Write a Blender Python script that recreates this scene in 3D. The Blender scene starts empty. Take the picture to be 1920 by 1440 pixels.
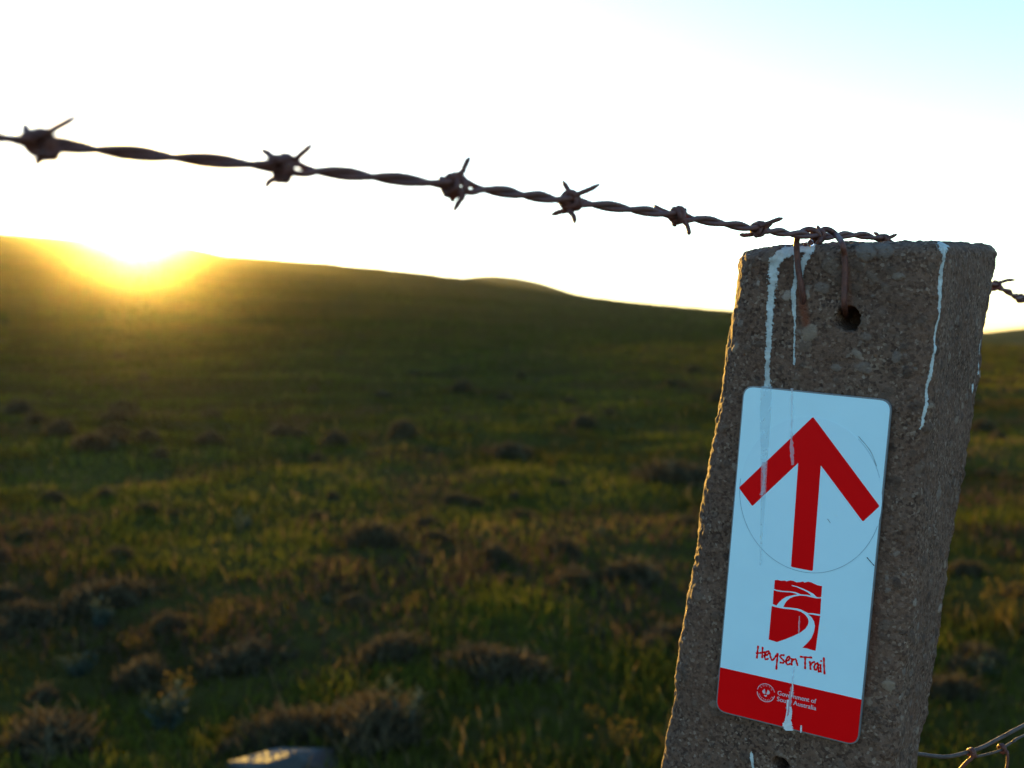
import bpy, bmesh, math, random
import numpy as np
from mathutils import Vector, Matrix, kdtree

random.seed(7)
rng = np.random.default_rng(11)
scene = bpy.context.scene
COL = scene.collection

# ------------------------------------------------------------------ camera frame
W, H, F = 1920.0, 1440.0, 2300.0            # photograph size and focal length in its pixels
HZ = 620.0                                   # row of the true horizon
PITCH = math.atan((H / 2 - HZ) / F)
CAM = np.array([0.0, 0.0, 1.3])
cp, sp = math.cos(PITCH), math.sin(PITCH)
RIGHT = np.array([1.0, 0, 0]); FWD = np.array([0, cp, -sp]); UP = np.array([0, sp, cp])

def ray(px, py):
    return FWD + RIGHT * ((px - W / 2) / F) + UP * (-(py - H / 2) / F)

def P(px, py, d):                            # a point at distance d along the viewing axis
    return CAM + ray(px, py) * d

# ------------------------------------------------------------------ numpy value noise
def _hash(ix, iy, iz, seed):
    h = (ix.astype(np.int64) * 374761393 + iy.astype(np.int64) * 668265263 + iz.astype(np.int64) * 2147483647 + seed * 1274126177) & 0xffffffff
    h = ((h ^ (h >> 13)) * 1274126177) & 0xffffffff
    h = h ^ (h >> 16)
    return (h & 0xffff) / 65535.0

def vnoise(p, scale, seed=0):                # p (n,3) -> (-1..1)
    q = p / scale
    i = np.floor(q); f = q - i; i = i.astype(np.int64); f = f * f * (3 - 2 * f)
    r = 0
    for dx in (0, 1):
        for dy in (0, 1):
            for dz in (0, 1):
                w = (f[:, 0] if dx else 1 - f[:, 0]) * (f[:, 1] if dy else 1 - f[:, 1]) * (f[:, 2] if dz else 1 - f[:, 2])
                r = r + w * _hash(i[:, 0] + dx, i[:, 1] + dy, i[:, 2] + dz, seed)
    return r * 2 - 1

def sstep(a, b, x):
    t = np.clip((x - a) / (b - a), 0, 1)
    return t * t * (3 - 2 * t)

# ------------------------------------------------------------------ object helpers
def tag(o, label=None, cat=None, group=None, kind=None):
    if label: o['label'] = label
    if cat: o['category'] = cat
    if group: o['group'] = group
    if kind: o['kind'] = kind
    return o

def empty(name, loc):
    o = bpy.data.objects.new(name, None); COL.objects.link(o)
    o.location = Vector(loc); o.empty_display_size = 0.02
    return o

ORIG = {}
def origin_of(o):
    l = np.array(o.location)
    return l if o.parent is None else l + origin_of(o.parent)

def link(name, me, mat, parent=None, loc=None):
    o = bpy.data.objects.new(name, me); COL.objects.link(o)
    if mat: me.materials.append(mat)
    if parent: o.parent = parent
    if loc is not None: o.location = Vector(loc)
    return o

class MB:                                    # collects shapes in world coordinates
    def __init__(s): s.v = []; s.f = []; s.sm = []
    def add(s, v, f, smooth=False):
        b = len(s.v); s.v.extend([tuple(x) for x in v]); s.f.extend([tuple(i + b for i in q) for q in f]); s.sm.extend([smooth] * len(f))
    def build(s, name, mat, parent=None, loc=None):
        o0 = origin_of(parent) if parent else np.zeros(3)
        if loc is None: loc_w = np.zeros(3) if parent is None else o0
        else: loc_w = np.array(loc, float)
        me = bpy.data.meshes.new(name)
        vv = np.array(s.v) - loc_w
        me.from_pydata([tuple(x) for x in vv], [], s.f); me.update()
        me.polygons.foreach_set('use_smooth', s.sm)
        return link(name, me, mat, parent, loc_w - o0)

def fast_mesh(name, verts, faces_list, attrs=None, smooth=True):
    me = bpy.data.meshes.new(name)
    n = len(verts); me.vertices.add(n); me.vertices.foreach_set('co', np.asarray(verts, np.float32).ravel())
    loops = np.concatenate([f.ravel() for f in faces_list]).astype(np.int32)
    tot = np.concatenate([np.full(len(f), f.shape[1]) for f in faces_list]).astype(np.int32)
    st = np.concatenate([[0], np.cumsum(tot)[:-1]]).astype(np.int32)
    me.loops.add(len(loops)); me.loops.foreach_set('vertex_index', loops)
    me.polygons.add(len(tot)); me.polygons.foreach_set('loop_start', st); me.polygons.foreach_set('loop_total', tot)
    me.polygons.foreach_set('use_smooth', np.full(len(tot), smooth))
    me.update(calc_edges=True)
    for k, a in (attrs or {}).items():
        at = me.attributes.new(k, 'FLOAT', 'POINT'); at.data.foreach_set('value', np.asarray(a, np.float32))
    me.validate()
    return me

def catmull(pts, n):
    pts = [np.array(p, float) for p in pts]
    if len(pts) < 3: return [pts[0] + (pts[-1] - pts[0]) * t for t in np.linspace(0, 1, n + 1)]
    e = [2 * pts[0] - pts[1]] + pts + [2 * pts[-1] - pts[-2]]
    out = []
    for i in range(1, len(e) - 2):
        a, b, c, d = e[i - 1], e[i], e[i + 1], e[i + 2]
        for k in range(n):
            t = k / n
            out.append(0.5 * (2 * b + (c - a) * t + (2 * a - 5 * b + 4 * c - d) * t * t + (3 * b - a - 3 * c + d) * t ** 3))
    out.append(pts[-1])
    return out

def tube(mb, pts, r, n=10, taper=None, rough=0.0):
    pts = [np.array(p, float) for p in pts]; m = len(pts)
    v = []; f = []
    t0 = pts[1] - pts[0]; t0 /= np.linalg.norm(t0)
    a = np.cross(t0, [0.3, 0.2, 0.9]); a /= np.linalg.norm(a)
    for i, p in enumerate(pts):
        t = pts[min(i + 1, m - 1)] - pts[max(i - 1, 0)]; t /= (np.linalg.norm(t) + 1e-12)
        a = a - t * (a @ t); a /= np.linalg.norm(a); b = np.cross(t, a)
        rr = r if taper is None else r * taper(i / (m - 1))
        for k in range(n):
            an = 2 * math.pi * k / n
            q = rr * (1 + (random.uniform(-rough, rough) if rough else 0))
            v.append(p + (a * math.cos(an) + b * math.sin(an)) * q)
    for i in range(m - 1):
        for k in range(n):
            k2 = (k + 1) % n
            f.append((i * n + k, i * n + k2, (i + 1) * n + k2, (i + 1) * n + k))
    f.append(tuple(range(n - 1, -1, -1))); f.append(tuple((m - 1) * n + k for k in range(n)))
    mb.add(v, f, True)

# ------------------------------------------------------------------ materials
def new_mat(name):
    m = bpy.data.materials.new(name); m.use_nodes = True
    nt = m.node_tree; nt.nodes.clear()
    out = nt.nodes.new('ShaderNodeOutputMaterial')
    return m, nt, out

def N(nt, t, **kw):
    n = nt.nodes.new(t)
    for k, v in kw.items():
        if k in n.inputs: n.inputs[k].default_value = v
        else: setattr(n, k, v)
    return n

def ramp(nt, stops, interp='LINEAR'):
    r = nt.nodes.new('ShaderNodeValToRGB'); cr = r.color_ramp; cr.interpolation = interp
    while len(cr.elements) < len(stops): cr.elements.new(0.5)
    for e, (p, c) in zip(cr.elements, stops):
        e.position = p; e.color = (*c, 1) if len(c) == 3 else c
    return r

def mixc(nt, fac, a, b, mode='MIX'):
    m = nt.nodes.new('ShaderNodeMix'); m.data_type = 'RGBA'; m.blend_type = mode
    for i, x in ((0, fac), (6, a), (7, b)):
        if isinstance(x, bpy.types.NodeSocket): nt.links.new(x, m.inputs[i])
        elif isinstance(x, tuple): m.inputs[i].default_value = (*x, 1) if len(x) == 3 else x
        else: m.inputs[i].default_value = x
    return m.outputs[2]

def math_(nt, op, a, b=None, clamp=False):
    m = nt.nodes.new('ShaderNodeMath'); m.operation = op; m.use_clamp = clamp
    for i, x in enumerate((a, b)):
        if x is None: continue
        if isinstance(x, bpy.types.NodeSocket): nt.links.new(x, m.inputs[i])
        else: m.inputs[i].default_value = x
    return m.outputs[0]

def noise(nt, co, scale, detail=4, rough=0.55):
    n = N(nt, 'ShaderNodeTexNoise', Scale=scale, Detail=detail, Roughness=rough)
    nt.links.new(co, n.inputs['Vector']); return n.outputs['Fac']

def attr(nt, name):
    a = nt.nodes.new('ShaderNodeAttribute'); a.attribute_name = name; return a.outputs['Fac']

def simple(name, col, rough=0.5, var=0.12, scale=60, metal=0.0, bump=0.0, bscale=400, alpha=1.0, spec=0.5):
    m, nt, out = new_mat(name)
    tc = N(nt, 'ShaderNodeTexCoord').outputs['Object']
    f = noise(nt, tc, scale)
    c = mixc(nt, f, tuple(x * (1 - var) for x in col), tuple(min(1, x * (1 + var)) for x in col))
    b = N(nt, 'ShaderNodeBsdfPrincipled', Roughness=rough, Metallic=metal, Alpha=alpha)
    b.inputs['Specular IOR Level'].default_value = spec
    nt.links.new(c, b.inputs['Base Color'])
    if bump:
        bp = N(nt, 'ShaderNodeBump', Strength=bump, Distance=0.0005)
        nt.links.new(noise(nt, tc, bscale), bp.inputs['Height']); nt.links.new(bp.outputs[0], b.inputs['Normal'])
    nt.links.new(b.outputs[0], out.inputs[0])
    return m

def concrete_mat():
    m, nt, out = new_mat('concrete')
    tc = N(nt, 'ShaderNodeTexCoord').outputs['Object']
    n1 = noise(nt, tc, 16, 8, 0.68); n2 = noise(nt, tc, 260, 4, 0.65); n3 = noise(nt, tc, 900, 2)
    base = ramp(nt, [(0.32, (0.0451, 0.0239, 0.0153)), (0.5, (0.1355, 0.0740, 0.0480)), (0.70, (0.2258, 0.1303, 0.0833))])
    mixn = math_(nt, 'ADD', math_(nt, 'MULTIPLY', n1, 0.5), math_(nt, 'MULTIPLY', n2, 0.5))
    nt.links.new(mixn, base.inputs[0])
    # fine sand grains
    vo = N(nt, 'ShaderNodeTexVoronoi', Scale=620.0); nt.links.new(tc, vo.inputs['Vector'])
    sep = N(nt, 'ShaderNodeSeparateColor'); nt.links.new(vo.outputs['Color'], sep.inputs[0])
    gr = ramp(nt, [(0.0, (0.0240, 0.0150, 0.0112)), (0.22, (0.0400, 0.0256, 0.0183)), (0.34, (0.1360, 0.0826, 0.0546)), (0.85, (0.1760, 0.1090, 0.0737)), (0.95, (0.2878, 0.2029, 0.1403)), (1.0, (0.3838, 0.2856, 0.2105))])
    nt.links.new(sep.outputs[0], gr.inputs[0])
    c = mixc(nt, math_(nt, 'MULTIPLY', math_(nt, 'SUBTRACT', noise(nt, tc, 38, 4, 0.6), 0.18), 1.35, True), base.outputs[0], gr.outputs[0])
    # exposed pebbles (each one has its own tone)
    pt = ramp(nt, [(0.0, (0.0444, 0.0302, 0.0238)), (0.4, (0.1110, 0.0720, 0.0510)), (0.7, (0.1702, 0.1152, 0.0816)), (0.82, (0.1924, 0.1512, 0.1224)), (0.95, (0.2960, 0.2160, 0.1496)), (1.0, (0.3700, 0.2952, 0.2312))])
    nt.links.new(attr(nt, 'pebble_tone'), pt.inputs[0])
    pm = math_(nt, 'MULTIPLY', attr(nt, 'pebble'), 0.62, True)
    c = mixc(nt, pm, c, pt.outputs[0])
    # tiny pits
    pv = N(nt, 'ShaderNodeTexVoronoi', Scale=190.0); nt.links.new(tc, pv.inputs['Vector'])
    pr = ramp(nt, [(0.10, (1, 1, 1)), (0.2, (0, 0, 0))]); nt.links.new(pv.outputs['Distance'], pr.inputs[0])
    pit = pr.outputs[0]
    # rust stain and white bird droppings
    rm = math_(nt, 'MULTIPLY', attr(nt, 'rust'), math_(nt, 'ADD', n2, 0.35), True)
    c = mixc(nt, rm, c, (0.17, 0.055, 0.028))
    sm = math_(nt, 'ADD', attr(nt, 'streak'), math_(nt, 'ADD', math_(nt, 'MULTIPLY', math_(nt, 'SUBTRACT', n2, 0.5), 1.3), math_(nt, 'MULTIPLY', math_(nt, 'SUBTRACT', n3, 0.5), 0.9)))
    sr = ramp(nt, [(0.54, (0, 0, 0)), (0.66, (1, 1, 1))]); nt.links.new(sm, sr.inputs[0])
    c = mixc(nt, math_(nt, 'MULTIPLY', sr.outputs[0], math_(nt, 'ADD', math_(nt, 'MULTIPLY', noise(nt, tc, 150, 4, 0.7), 1.6), 0.1), True), c, mixc(nt, n2, (0.36, 0.40, 0.37), (0.70, 0.74, 0.68)))
    b = N(nt, 'ShaderNodeBsdfPrincipled', Roughness=0.9); b.inputs['Specular IOR Level'].default_value = 0.12
    nt.links.new(c, b.inputs['Base Color'])
    hgt = math_(nt, 'ADD', math_(nt, 'MULTIPLY', n2, 0.8), math_(nt, 'MULTIPLY', n3, 0.5))
    hgt = math_(nt, 'SUBTRACT', hgt, math_(nt, 'MULTIPLY', pit, 0.6))
    hgt = math_(nt, 'MULTIPLY', hgt, math_(nt, 'SUBTRACT', 1.0, math_(nt, 'MULTIPLY', sr.outputs[0], 0.6)))
    bp = N(nt, 'ShaderNodeBump', Strength=0.9, Distance=0.0012)
    nt.links.new(hgt, bp.inputs['Height']); nt.links.new(bp.outputs[0], b.inputs['Normal'])
    nt.links.new(b.outputs[0], out.inputs[0])
    return m

def rust_mat(name, c1, c2, metal=0.35, rough=0.6):
    m, nt, out = new_mat(name)
    tc = N(nt, 'ShaderNodeTexCoord').outputs['Object']
    n1 = noise(nt, tc, 180, 5, 0.7)
    r = ramp(nt, [(0.35, c1), (0.62, c2)]); nt.links.new(n1, r.inputs[0])
    b = N(nt, 'ShaderNodeBsdfPrincipled', Roughness=rough, Metallic=metal)
    nt.links.new(r.outputs[0], b.inputs['Base Color'])
    bp = N(nt, 'ShaderNodeBump', Strength=0.6, Distance=0.0003); nt.links.new(noise(nt, tc, 1400, 3), bp.inputs['Height'])
    nt.links.new(bp.outputs[0], b.inputs['Normal'])
    nt.links.new(b.outputs[0], out.inputs[0])
    return m

def leaf_mat(name, stops, trans=0.45, pscale=1.1):
    m, nt, out = new_mat(name)
    r = ramp(nt, stops); nt.links.new(attr(nt, 'tone'), r.inputs[0])
    d = N(nt, 'ShaderNodeBsdfDiffuse'); t = N(nt, 'ShaderNodeBsdfTranslucent')
    nt.links.new(r.outputs[0], d.inputs[0]); nt.links.new(r.outputs[0], t.inputs[0])
    mx = N(nt, 'ShaderNodeMixShader'); mx.inputs[0].default_value = trans
    nt.links.new(d.outputs[0], mx.inputs[1]); nt.links.new(t.outputs[0], mx.inputs[2])
    nt.links.new(mx.outputs[0], out.inputs[0])
    return m

def ground_mat():
    m, nt, out = new_mat('pasture')
    tc = N(nt, 'ShaderNodeTexCoord').outputs['Object']
    n1 = noise(nt, tc, 0.35, 6, 0.6); n2 = noise(nt, tc, 3.0, 5, 0.6)
    mp = N(nt, 'ShaderNodeMapping'); mp.inputs['Scale'].default_value = (0.010, 0.035, 0.03); nt.links.new(tc, mp.inputs[0])
    n3 = noise(nt, mp.outputs[0], 2.2, 5, 0.55)
    n4 = noise(nt, tc, 0.45, 6, 0.75)
    near = ramp(nt, [(0.3, (0.0280, 0.0184, 0.0090)), (0.5, (0.0559, 0.0460, 0.0110)), (0.7, (0.0806, 0.0479, 0.0200))])
    nt.links.new(math_(nt, 'ADD', math_(nt, 'MULTIPLY', n1, 0.55), math_(nt, 'MULTIPLY', n2, 0.45)), near.inputs[0])
    far = ramp(nt, [(0.32, (0.0404, 0.0254, 0.0076)), (0.45, (0.0420, 0.0367, 0.0057)), (0.55, (0.0688, 0.0408, 0.0123)), (0.68, (0.0469, 0.0423, 0.0061))])
    nt.links.new(math_(nt, 'ADD', math_(nt, 'MULTIPLY', n3, 0.6), math_(nt, 'MULTIPLY', n4, 0.4)), far.inputs[0])
    c = mixc(nt, attr(nt, 'hill'), near.outputs[0], far.outputs[0])
    b = N(nt, 'ShaderNodeBsdfDiffuse', Roughness=1.0)
    nt.links.new(c, b.inputs['Color'])
    bp = N(nt, 'ShaderNodeBump', Strength=0.7, Distance=0.05); nt.links.new(n2, bp.inputs['Height'])
    nt.links.new(bp.outputs[0], b.inputs['Normal']); nt.links.new(b.outputs[0], out.inputs[0])
    return m

M = {
    'concrete': concrete_mat(),
    'barb': rust_mat('rusty_barbed_steel', (0.075, 0.023, 0.016), (0.14, 0.042, 0.024), 0.0, 0.65),
    'tie': rust_mat('rusty_tie_steel', (0.06, 0.019, 0.012), (0.15, 0.047, 0.026), 0.0, 0.62),
    'wire': rust_mat('dull_galvanised_wire', (0.045, 0.031, 0.026), (0.10, 0.075, 0.06), 0.1, 0.6),
    'plate': simple('blue_white_enamel', (0.62, 0.91, 0.96), 0.3, 0.06, 30),
    'plate_edge': simple('dull_aluminium_edge', (0.22, 0.24, 0.25), 0.45, 0.2, 90, 0.5),
    'red': simple('red_print', (0.86, 0.002, 0.004), 0.4, 0.06, 25, spec=0.08),
    'sticker': simple('sticker_film', (0.63, 0.915, 0.965), 0.25, 0.04, 24),
    'dust_shade': simple('sticker_edge_grime_shade', (0.24, 0.42, 0.5), 0.7, 0.4, 80),  # darker edge line: dust plus the rim's shading, put into the colour
    'print': simple('pale_print', (0.62, 0.55, 0.56), 0.4, 0.1, 300),
    'film': simple('thin_dried_streak', (0.62, 0.78, 0.84), 0.6, 0.25, 260, alpha=0.30),
    'film2': simple('faint_dried_streak', (0.7, 0.74, 0.8), 0.7, 0.3, 500, alpha=0.42),
    'chalk': simple('dried_dropping', (0.66, 0.72, 0.70), 0.85, 0.25, 500, bump=0.6),
    'scratch': simple('dark_scratch', (0.03, 0.04, 0.05), 0.8),
    'ground': ground_mat(),
    'grass': leaf_mat('grass_blades', [(0.0, (0.0588, 0.0359, 0.0216)), (0.15, (0.0847, 0.0530, 0.0302)), (0.2, (0.0400, 0.0359, 0.0087)), (0.45, (0.0647, 0.0701, 0.0097)), (0.75, (0.1177, 0.1112, 0.0140)), (0.9, (0.1529, 0.1007, 0.0324)), (1.0, (0.2352, 0.1483, 0.0540))], 0.22),
    'tussock': leaf_mat('dry_shrub_twigs', [(0.0, (0.0439, 0.0328, 0.0180)), (0.6, (0.0801, 0.0618, 0.0333)), (1.0, (0.1293, 0.1036, 0.0538))], 0.2),
    'sage': leaf_mat('sage_leaves', [(0.0, (0.0245, 0.0367, 0.0245)), (0.6, (0.0459, 0.0612, 0.0428)), (1.0, (0.0918, 0.1102, 0.0857))], 0.25),
    'straw': leaf_mat('straw_stalks', [(0.0, (0.0311, 0.0259, 0.0077)), (0.6, (0.0621, 0.0491, 0.0129)), (1.0, (0.1138, 0.0828, 0.0259))], 0.4),
}

# ------------------------------------------------------------------ sign plane, solved from the four corners of the plate
def solve_plate():
    c = [(1394, 722), (1673, 750), (1609, 1400), (1341, 1333)]
    w = np.array([ray(*q) for q in c])
    d = np.linalg.solve(np.stack([w[0], -w[1], w[2]], 1), w[3]); d = np.append(d, 1.0)
    p = w * d[:, None]
    s = 0.09 / np.linalg.norm(p[1] - p[0]); p = p * s
    e1 = p[1] - p[0]; e1 /= np.linalg.norm(e1)
    b = p[0] - p[3]; b -= e1 * (b @ e1); e2 = b / np.linalg.norm(b)
    n = np.cross(e1, e2)                          # towards the camera
    return CAM + p.mean(0), e1, e2, n
PO, E1, E2, NN = solve_plate()
if NN @ (CAM - PO) < 0: NN = -NN
PLATE_T = 0.0022
FRONT = -0.0045                                    # concrete face lies this far behind the printed face

def on_plane(px, py, off=0.0, o=None, n=None):
    o = PO if o is None else o; n = NN if n is None else n
    r = ray(px, py); q = o + n * off
    return CAM + r * (((q - CAM) @ n) / (r @ n))

def uv(p):
    d = np.asarray(p) - PO
    return np.array([d @ E1, d @ E2])

# ------------------------------------------------------------------ concrete post
def build_post():
    At, Ab = on_plane(1377, 466, FRONT), on_plane(1231, 1440, FRONT)
    Bt, Bb = on_plane(1768, 452, FRONT), on_plane(1672, 1440, FRONT)
    ax = (Bb - Bt); ax /= np.linalg.norm(ax)
    rn = np.cross(ax, -NN); rn /= np.linalg.norm(rn)
    if rn @ E1 < 0: rn = -rn
    Ct, Cb = on_plane(1875, 460, 0, Bt, rn), on_plane(1724, 1440, 0, Bt, rn)
    L = np.linalg.norm(Bb - Bt)
    A = lambda t: At + (Ab - At) * (t / L)
    B = lambda t: Bt + (Bb - Bt) * (t / L)
    C = lambda t: Ct + (Cb - Ct) * (t / L)
    print('post width', np.linalg.norm(Bt - At), np.linalg.norm(Ct - Bt), np.linalg.norm(Bb - Ab), np.linalg.norm(Cb - Bb), 'L', L)
    base_z = 0.0
    # perimeter of a rounded square in (u,v); corners A(-1,-1) B(1,-1) C(1,1) D(-1,1)
    nper = 560
    rad = {(-1, -1): 0.24, (1, -1): 0.26, (1, 1): 0.12, (-1, 1): 0.12}
    pts = []
    for (cu, cv), a0 in (((-1, -1), 180), ((1, -1), 270), ((1, 1), 0), ((-1, 1), 90)):
        r = rad[(cu, cv)]
        for k in range(17):
            an = math.radians(a0 + 90 * k / 16)
            pts.append((cu * (1 - r) + r * math.cos(an), cv * (1 - r) + r * math.sin(an)))
    pts.append(pts[0]); pts = np.array(pts)
    cl = np.concatenate([[0], np.cumsum(np.linalg.norm(np.diff(pts, axis=0), axis=1))])
    ss = np.linspace(0, cl[-1], nper, endpoint=False)
    pu = np.interp(ss, cl, pts[:, 0]); pv = np.interp(ss, cl, pts[:, 1])
    # rows: top cap rings, rounded lip, shaft
    rows = []
    for s in np.linspace(0.02, 0.88, 60): rows.append((s, -0.002 * (1 - s ** 2)))
    rho = 0.007
    for k in range(1, 15):
        an = math.pi / 2 * k / 14
        rows.append((0.88 + 0.12 * math.sin(an), rho * (1 - math.cos(an))))
    t = rho
    while t < 0.345: t += 0.0008; rows.append((1.0, t))
    tb = (Bt[2] - base_z) / -ax[2] + 0.12
    while t < tb: t += 0.012; rows.append((1.0, t))
    sc = np.array([r[0] for r in rows])[:, None]; tt = np.array([r[1] for r in rows])[:, None]
    tc = np.minimum(tt, 0.42)
    def corner(p0, p1):
        d = (p1 - p0) / L
        q = p0 + tc[..., None] * d + (tt - tc)[..., None] * ax
        return q
    a, b, c = corner(At, Ab), corner(Bt, Bb), corner(Ct, Cb); d = a + c - b
    u = (pu[None, :] * sc + 1) / 2; v = (pv[None, :] * sc + 1) / 2
    u = u[..., None]; v = v[..., None]
    G = a * (1 - u) * (1 - v) + b * u * (1 - v) + c * u * v + d * (1 - u) * v
    nr = len(rows)
    du = np.roll(G, -1, 1) - np.roll(G, 1, 1)
    dv = np.gradient(G, axis=0)
    nor = np.cross(du, dv); nor /= (np.linalg.norm(nor, axis=2, keepdims=True) + 1e-12)
    mid = G.mean(1, keepdims=True)
    test = ((G - mid) * nor).sum(2)[nr // 2].mean()
    if test < 0: nor = -nor
    V = G.reshape(-1, 3); Nv = nor.reshape(-1, 3)
    disp = 0.0011 * vnoise(V, 0.034, 1) + 0.0007 * vnoise(V, 0.011, 2) + 0.00045 * vnoise(V, 0.0042, 3) + 0.0003 * vnoise(V, 0.002, 4)
    # rougher arrises
    cu = np.abs(pu)[None, :] * np.ones((nr, 1)); cv2 = np.abs(pv)[None, :] * np.ones((nr, 1))
    edge = sstep(1.72, 1.95, cu + cv2).ravel() + 0.7 * (sc < 1).astype(float).repeat(nper, 1).ravel()
    edge = np.clip(edge, 0, 1)
    disp += edge * (0.0008 * vnoise(V, 0.0095, 5) + 0.0005 * vnoise(V, 0.0048, 8) + 0.0008 * vnoise(V, 0.0027, 6) - 0.0016 * np.maximum(0, vnoise(V, 0.013, 7) - 0.15))
    # pebbles
    near = np.where((tt.repeat(nper, 1).ravel() < 0.345))[0]
    npb = 2600
    sel = rng.choice(near, npb, replace=False)
    centers = V[sel]; size = 0.0011 + 0.0034 * rng.random(npb) ** 3.2; tone = rng.random(npb)
    # a few pebbles seen in the photograph: pixel, radius in m, tone
    known = [(1557, 494, .0062, .72), (1520, 622, .0062, .95), (1622, 470, .0075, .84), (1655, 468, .0065, .80), (1476, 556, .0034, 1.0),
             (1514, 552, .0032, .98), (1540, 540, .0055, .8), (1508, 646, .0045, .7), (1376, 650, .0035, .93), (1447, 478, .006, .7),
             (1680, 670, .004, .8), (1568, 690, .004, .85), (1620, 690, .005, .78), (1380, 950, .004, .85), (1330, 760, .0035, .9)]
    kc = np.array([on_plane(a_, b_, FRONT) for a_, b_, _, _ in known])
    centers = np.concatenate([centers, kc]); size = np.concatenate([size, [k[2] for k in known]]); tone = np.concatenate([tone, [k[3] for k in known]])
    big = np.argsort(-size)
    pm = np.zeros(len(V)); ptone = np.zeros(len(V)); pbump = np.zeros(len(V))
    kd = kdtree.KDTree(len(near))
    for i, k in enumerate(near): kd.insert(V[k], i)
    kd.balance()
    for j in big[::-1]:
        el = rng.uniform(0.5, 0.95); an = rng.uniform(0, 3.14)
        hits = kd.find_range(Vector(centers[j]), float(size[j]) * 1.3)
        if not hits: continue
        idx = near[[h[1] for h in hits]]; rel = V[idx] - centers[j]
        x = rel @ E1; y = rel @ E2; z = rel @ NN
        xr = x * math.cos(an) + y * math.sin(an); yr = -x * math.sin(an) + y * math.cos(an)
        dd = np.sqrt((xr) ** 2 + (yr / el) ** 2 + z ** 2 * 0.7) / size[j]
        dd = dd * (1 + 0.38 * vnoise(V[idx], size[j] * 0.85, 9) + 0.14 * vnoise(V[idx], size[j] * 0.35, 10))
        k = dd < 1.0
        pm[idx[k]] = np.clip((1 - dd[k]) * 5, 0, 1); ptone[idx[k]] = tone[j]
        pbump[idx[k]] = (np.sqrt(1 - dd[k] ** 2)) * size[j] * 0.16
    disp += pbump * 1.2
    # stains: distance in the plane of the face
    q = V - PO; qa = q @ E1; qb = q @ E2; qn = q @ NN
    streak = np.zeros(len(V)); rust = np.zeros(len(V))
    onf = (Nv @ NN > 0.35); onc = (Nv @ NN > -0.3)
    def polyd(poly):
        best = np.full(len(V), 9.0); wid = np.zeros(len(V))
        uvp = [(uv(on_plane(x, y, FRONT)), w_ * 0.722 / F) for x, y, w_ in poly]
        for (p0, w0), (p1, w1) in zip(uvp, uvp[1:]):
            e = p1 - p0; ll = e @ e
            t_ = np.clip(((qa - p0[0]) * e[0] + (qb - p0[1]) * e[1]) / ll, 0, 1)
            dx = qa - p0[0] - t_ * e[0]; dy = qb - p0[1] - t_ * e[1]
            dd = np.hypot(dx, dy); w_ = w0 + (w1 - w0) * t_
            k = dd / w_ < best; best[k] = (dd / w_)[k]
        return best
    for poly in ([(1482, 470, 9), (1464, 480, 9), (1452, 492, 12), (1450, 520, 11), (1448, 545, 8.5), (1444, 580, 8), (1442, 640, 7), (1439, 690, 6.5), (1439, 722, 7.5)],
                 [(1470, 473, 10), (1500, 468, 9), (1520, 468, 8), (1507, 490, 7), (1502, 525, 4)],
                 [(1492, 480, 4), (1492, 520, 4), (1489, 545, 6), (1489, 572, 5), (1491, 600, 2.2), (1489, 640, 2.0), (1490, 672, 2.2), (1490, 682, 3.4)],
                 [(1752, 447, 12), (1757, 460, 7), (1759, 476, 2.6), (1756, 520, 1.8), (1753, 545, 2.8), (1750, 590, 1.25), (1744, 640, 1.3), (1736, 700, 2.1), (1728, 760, 2.5), (1721, 800, 1.5), (1718, 806, 1.6)],
                 [(1408, 1412, 3), (1412, 1440, 3)]):
        dd = polyd(poly)
        streak = np.maximum(streak, np.where(onc & (np.abs(qn - FRONT) < 0.022), np.clip(1.15 - 0.65 * dd, 0, 1), 0))
    for poly, k_ in (([(1502, 545, 8), (1506, 575, 9), (1511, 606, 8)], 1.0), ([(1586, 500, 7), (1590, 580, 8)], 0.6), ([(1640, 1120, 14), (1622, 1300, 12)], 0.35)):
        dd = polyd(poly)
        rust = np.maximum(rust, np.where(onf, np.clip(1.4 - dd, 0, 1) * k_, 0))
    # droppings on the right hand face
    for (x, y, w_, h_) in ((1838, 652, .0016, .006), (1823, 728, .002, .005), (1833, 690, .001, .006)):
        c0 = on_plane(x, y, 0, Bt, rn); rel = V - c0
        dd = np.sqrt(((rel @ NN) / w_) ** 2 + ((rel @ ax) / h_) ** 2 + ((rel @ rn) / .006) ** 2)
        streak = np.maximum(streak, np.clip(1.1 - 0.6 * dd, 0, 1))
    disp += np.where(streak > 0.5, 0.0002, 0)
    disp *= np.where(onf & (np.abs(qa) < 0.05) & (np.abs(qb) < 0.108), 0.35, 1.0)
    # drilled holes
    for (x, y, r_px) in ((1591, 598, 24), (1462, 1436, 17), (1490, 543, 0)):
        if not r_px: continue
        c0 = uv(on_plane(x, y, FRONT)); r_ = r_px * 0.72 / F
        dd = np.hypot(qa - c0[0], qb - c0[1]) * (1 + 0.13 * vnoise(V, 0.0045, 13) + 0.1 * vnoise(V, 0.0017, 14))
        k = onf & (np.abs(qn - FRONT) < 0.01)
        disp = disp - np.where(k, 0.030 * (1 - sstep(0.78, 1.06, dd / r_)), 0)
        streak = np.where(k & (dd < r_), 0, streak)
    V2 = V + Nv * disp[:, None]
    loc = np.array([B(tb - 0.12)[0], B(tb - 0.12)[1], base_z])
    i = np.arange(nr - 1)[:, None] * nper; j = np.arange(nper)[None, :]; j2 = (j + 1) % nper
    quads = np.stack([i + j, i + nper + j, i + nper + j2, i + j2], -1).reshape(-1, 4)
    top = np.arange(nper)[None, :]
    me = fast_mesh('concrete_post', V2 - loc, [quads, top, (nr - 1) * nper + top[:, ::-1]],
                   {'pebble': pm, 'pebble_tone': ptone, 'streak': streak, 'rust': rust})
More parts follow.
